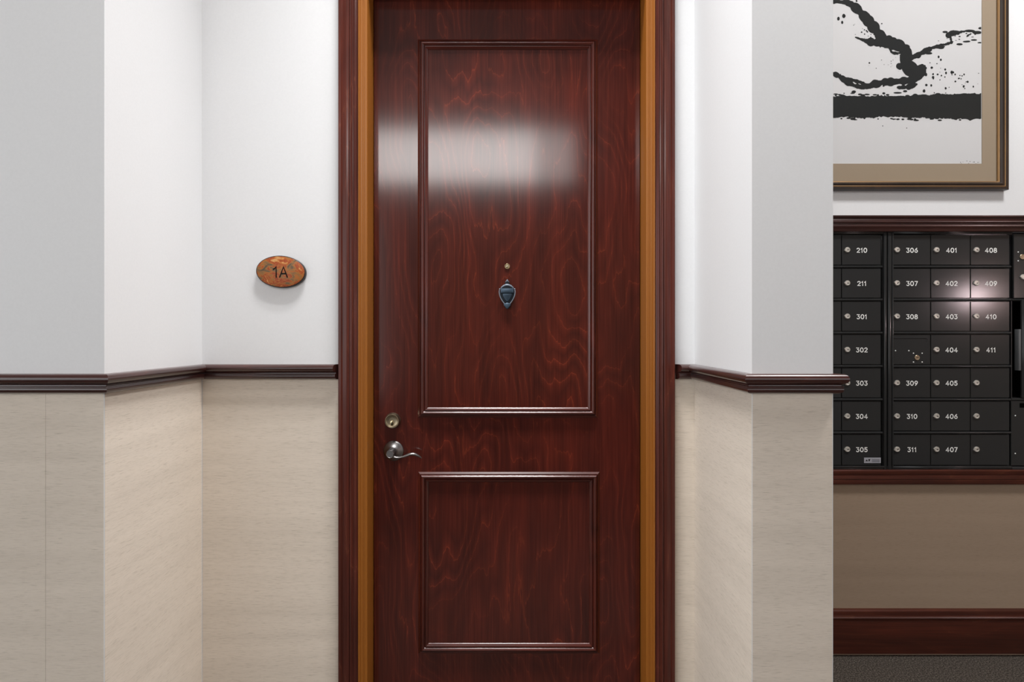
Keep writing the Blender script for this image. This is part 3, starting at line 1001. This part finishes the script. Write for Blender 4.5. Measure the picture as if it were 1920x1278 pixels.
link('ink_marks', ink, M['ink'], sheet_o, smooth=0, recalc=False)

# ------------------------------------------------------------------ mailboxes
YB = Y_MAIL - .004                      # front plane of the cabinets
def mx(x):
    return (x - 960.0) * YB / F_PX
def mz(y):
    return EYE - (y - 626.0) * YB / F_PX
ROW = [499.8, 561.8, 624.0, 686.6, 749.0, 811.2]           # centres of the bars between the rows
RY0, RY1 = 438, 873
edges = [RY0 + 1] + ROW + [RY1]
# shared meshes
def local_mesh(name, bm, mats, smooth=35):
    bmesh.ops.recalc_face_normals(bm, faces=bm.faces[:])
    me = bpy.data.meshes.new(name)
    bm.to_mesh(me)
    bm.free()
    for m_ in mats:
        me.materials.append(m_)
    me.polygons.foreach_set('use_smooth', [True] * len(me.polygons))
    me.set_sharp_from_angle(angle=math.radians(smooth))
    return me
b_ = bmesh.new()
lathe(b_, (0, 0, 0), [(.0106, 0), (.0106, .0035), (.0097, .0050), (.0078, .0056), (.0073, .0048), (.0056, .0046), (0, .0046)], 24)
hood = [(-.0132, .0003), (-.0100, .0045), (-.0054, .0088), (-.0046, .0072), (-.0082, .0027), (-.0098, -.0010), (-.0092, -.0045), (-.0106, -.0032)]
prism(b_, hood, 0, -.0066)
LOCK = local_mesh('lock', b_, [M['lock']])
b_ = bmesh.new()
box(b_, -.0012, .0062, -.0056, -.0046, -.0008, .0008)
box(b_, -.0016, .0016, -.0056, -.0046, -.0016, .0016)
KEY = local_mesh('key_slot', b_, [M['black']])
b_ = bmesh.new()
lathe(b_, (0, 0, 0), [(.0026, 0), (.0026, .0008), (.0016, .0018), (0, .0021)], 10)
RIVET = local_mesh('rivet', b_, [M['number']])
b_ = bmesh.new()
lathe(b_, (0, 0, 0), [(.0105, 0), (.0105, .0022), (.0095, .0030), (.0070, .0030), (.0064, .0024), (0, .0024)], 22)
CAM = local_mesh('cylinder_lock', b_, [M['brass']])

def put(name, me, parent, wx, wy, wz):
    o = bpy.data.objects.new(name, me)
    C.objects.link(o)
    o.parent = parent
    base = Vector((0, 0, 0))
    p = parent
    while p is not None:
        base += p.location
        p = p.parent
    o.location = Vector((wx, wy, wz)) - base
    return o

def slab(name, parent, x0, x1, z0, z1, yf, d=.004, bev=.0012, mat='box'):
    """plate whose object origin is its own centre"""
    q = bmesh.new()
    cx, cz = (x0 + x1) / 2, (z0 + z1) / 2
    box(q, x0 - cx, x1 - cx, 0, d, z0 - cz, z1 - cz, bev)
    bmesh.ops.recalc_face_normals(q, faces=q.faces[:])
    base = Vector((0, 0, 0))
    p = parent
    while p is not None:
        base += p.location
        p = p.parent
    return link(name, q, M[mat], parent, loc=Vector((cx, yf, cz)) - base, smooth=12)

def frame_of(cab, x0, x1, z0, z1, bars, depth=.34):
    q = bmesh.new()
    t_ = .012
    box(q, x0, x1, YB + .018, YB + .018 + .004, z0, z1)          # dark panel behind the doors
    for a0, a1, c0, c1, yf in bars:
        box(q, a0, a1, YB + yf, YB + .020, c0, c1, .0008)
    return link('cabinet_frame', q, M['box'], cab, smooth=30)

def dividers(cab, x0, x1, skip=()):
    for i, y in enumerate(ROW):
        if i in skip:
            continue
        q = bmesh.new()
        z = mz(y)
        prof = [(0, 0)] + [(.0015, .003), (.0035, .0046), (.0060, .0046), (.0082, .003)] + [(.0097, 0)]
        strip(q, [(u - .0048, v) for u, v in prof], (x0, YB + .004, z), (x1, YB + .004, z), (0, 0, 1), (0, 0, 1), (0, -1, 0))
        link('divider_bar', q, M['box'], cab, smooth=40)

def mail_door(cab, x0, x1, r, lockx=None, num=None, numx=None):
    z1, z0 = mz(edges[r] + (3.2 if r else 1)), mz(edges[r + 1] - (3.6 if r < 6 else 1))
    d = slab('mailbox_door', cab, mx(x0), mx(x1), z0, z1, YB + .0035)
    yc = edges[0] + 29.5 + 62.35 * r - .5
    if lockx:
        lk = put('lock', LOCK, d, mx(lockx), YB + .0035, mz(yc))
        lk.rotation_euler = (0, rl.uniform(-.25, .25), 0)
        ks = bpy.data.objects.new('key_slot', KEY)
        # the slot is painted into the lock body's own mesh level: keep it beside the lock under the door
        C.objects.link(ks)
        ks.parent = d
        ks.location = lk.location
        ks.rotation_euler = (0, rl.uniform(-.35, .35), 0)
    if num:
        q = bmesh.new()
        lettering(q, num, mx(numx), mz(yc + .8), YB + .0032, .0183, .0034, 1.12, .16)
        link('box_number', q, M['number'], d, smooth=0, recalc=False)
    return d
rl = random.Random(5)

# left bank
cx0_, cx1_ = X_P + .003, mx(1661.5)
cab1 = empty('mailbox_cabinet', ((cx0_ + cx1_) / 2, YB + .02, mz(880)))
tag(cab1, 'charcoal mailbox bank with boxes 210 to 305 beside the wall pier', 'mailboxes')
xl0, xl1 = 1579.6, 1652.4
frame_of(cab1, cx0_, cx1_, mz(880), mz(433.5), [
    (cx0_, cx1_, mz(437.5), mz(433.6), -.001), (cx0_, cx1_, mz(880), mz(873.5), -.001), (cx0_, mx(1657.6), mz(875.8), mz(873.2), -.004),
    (mx(1656.6), mx(1661.4), mz(880), mz(433.6), -.004), (cx0_, mx(1656), mz(437.8), mz(435.8), -.003)])
dividers(cab1, cx0_, mx(1655))
for r, n_ in enumerate(('210', '211', '301', '302', '303', '304', '305')):
    mail_door(cab1, 1357.6, 1430.2, r, 1367.3)
    mail_door(cab1, 1431.6, 1504.0, r, 1441.3)
    mail_door(cab1, 1505.4, 1578.0, r, 1515.2)
    d = mail_door(cab1, xl0, xl1, r, 1589.3, n_, 1616.8)
# silver maker's plate on box 305
pl_ = slab('maker_label', d, mx(1620.8), mx(1652.2), mz(868), mz(857.8), YB + .0022, .0013, .0003, 'label')
pl_['label'] = 'small silver label plate with dark marks'

# middle bank
cx0_, cx1_ = mx(1663.2), mx(1897.0)
cab2 = empty('mailbox_cabinet', ((cx0_ + cx1_) / 2, YB + .02, mz(880)))
tag(cab2, 'charcoal mailbox bank of three columns with boxes 306 to 411', 'mailboxes')
frame_of(cab2, cx0_, cx1_, mz(880), mz(431.5), [
    (cx0_, cx1_, mz(436.8), mz(433.6), -.001), (cx0_, cx1_, mz(880), mz(873.5), -.001), (mx(1674), cx1_, mz(877), mz(874.6), -.004),
    (mx(1664.2), mx(1670.5), mz(880), mz(431.6), -.004), (mx(1672.0), mx(1674.6), mz(878), mz(434), -.004), (mx(1674), cx1_, mz(438), mz(435.8), -.003)])
dividers(cab2, mx(1675), mx(1896.5))
COLS = [(1675.6, 1745.4, 1682.6, 1711), (1746.8, 1820.0, 1756.8, 1785.3), (1821.4, 1894.0, 1831.7, 1859.3)]
NUMS = [('306', '307', '308', None, '309', '310', '311'), ('401', '402', '403', '404', '405', '406', '407'), ('408', '409', '410', '411', None, None, None)]
for c_, (a0, a1, lx_, nx_) in enumerate(COLS):
    for r in range(7):
        if c_ == 0 and r == 3:
            d = mail_door(cab2, a0, a1, r)
            for rx_, ry_ in ((1680, 657.2), (1705, 657.2), (1713.7, 662), (1730, 662), (1713.7, 678.6), (1730, 678.6)):
                put('rivet', RIVET, d, mx(rx_), YB + .0035, mz(ry_))
            put('cylinder_lock', CAM, d, mx(1720.3), YB + .0035, mz(670.3))
            q = bmesh.new()
            box(q, mx(1718.2), mx(1722.6), YB + .0008, YB + .0014, mz(670.8), mz(669.7))
            link('key_slot', q, M['black'], d, smooth=0)
            q = bmesh.new()
            tube(q, [(mx(1677), YB + .0030, mz(633.6)), (mx(1700), YB + .0030, mz(633.6)), (mx(1735), YB + .0030, mz(633.6)), (mx(1739.5), YB + .0030, mz(634.6)), (mx(1740.6), YB + .0030, mz(637)), (mx(1738), YB + .0030, mz(639.6))], [.0014] * 6, 8)
            link('outgoing_slot_lip', q, M['boxdark'], d)
            d['label'] = 'collection door with lip, rivets and central lock'
        else:
            mail_door(cab2, a0, a1, r, lx_, NUMS[c_][r], nx_)
# right bank: collection compartment whose door stands open
cx0_, cx1_ = mx(1897.6), MB_X1 - .004
cab3 = empty('mailbox_cabinet', ((cx0_ + cx1_) / 2, YB + .02, mz(880)))
tag(cab3, 'charcoal collection cabinet with open dark compartment right of box 410', 'mailboxes')
zA, zB = mz(561.8), mz(747.5)
q = bmesh.new()
dep = YB + .33
box(q, cx0_, cx1_, YB + .018, YB + .022, mz(880), zB)
box(q, cx0_, cx1_, YB + .018, YB + .022, zA, mz(431.5))
box(q, cx0_, cx0_ + .003, YB + .004, dep, zB, zA)
box(q, cx1_ - .003, cx1_, YB + .004, dep, zB, zA)
box(q, cx0_, cx1_, dep, dep + .003, zB, zA)
box(q, cx0_, cx1_, YB + .004, dep, zA - .003, zA)
box(q, cx0_, cx1_, YB + .004, dep, zB, zB + .003)
box(q, cx0_, cx1_, YB - .001, YB + .02, mz(880), mz(874.5), .0008)
box(q, cx0_, cx1_, YB - .001, YB + .02, mz(437), mz(433.6), .0008)
link('cabinet_frame', q, M['boxdark'], cab3, smooth=30)
for i_ in (1, 4):
    q = bmesh.new()
    z = mz(ROW[i_])
    strip(q, [(-.0048, 0), (-.003, .003), (0, .0046), (.003, .003), (.0048, 0)], (cx0_, YB + .004, z), (cx1_, YB + .004, z), (0, 0, 1), (0, 0, 1), (0, -1, 0))
    link('divider_bar', q, M['box'], cab3, smooth=40)
up = slab('upper_panel', cab3, mx(1900.2), cx1_ - .004, mz(558.5), mz(438.5), YB - .002, .008, .001)
for rx_, ry_ in ((1908.2, 472.5), (1908.2, 489)):
    put('rivet', RIVET, up, mx(rx_), YB - .002, mz(ry_))
put('cylinder_lock', CAM, up, mx(1915.5), YB - .002, mz(481.5))
put('lock', LOCK, up, mx(1917), YB - .002, mz(519))
lo = slab('lower_panel', cab3, mx(1896.8), cx1_ - .004, mz(872.5), mz(751.5), YB + .002, .006, .001)
for rx_, ry_ in ((1904.3, 779), (1904.3, 850)):
    put('rivet', RIVET, lo, mx(rx_), YB + .002, mz(ry_))
q = bmesh.new()
box(q, mx(1912.5), mx(1960), YB + .0012, YB + .0021, mz(764), mz(755.5))
link('mail_slot', q, M['black'], lo, smooth=0)
# inner tray edge and the fixed jamb of the open compartment
q = bmesh.new()
box(q, mx(1915.2), cx1_ - .004, YB - .002, YB + .006, mz(745.5), mz(561.5), .001)
link('fixed_panel', q, M['box'], cab3, smooth=30)
q = bmesh.new()
box(q, mx(1906.5), mx(1911.0), YB - .010, YB + .012, mz(694), mz(617), .0008)
link('flap_edge', q, plain('grey_flap_metal', (.11, .115, .12, 1), .4), cab3, smooth=30)

# marks on the maker's label (dark triangle, block and lines)
q = bmesh.new()
yl = YB + .0020
def poly(pts):
    f = q.faces.new([q.verts.new((mx(x), yl, mz(y))) for x, y in pts])
    f.normal_update()
    if f.normal.y > 0:
        f.normal_flip()
poly([(1623.2, 864.6), (1625.6, 860.8), (1628.0, 864.6)])
poly([(1628.4, 860.6), (1632.6, 860.6), (1630.8, 864.8), (1629.4, 864.8)])
for yy in (861.2, 863.2, 865.2):
    poly([(1635.5, yy), (1650, yy), (1650, yy + .7), (1635.5, yy + .7)])
link('label_print', q, M['ink'], [o for o in pl_.parent.parent.children if o == pl_.parent][0], smooth=0, recalc=False)
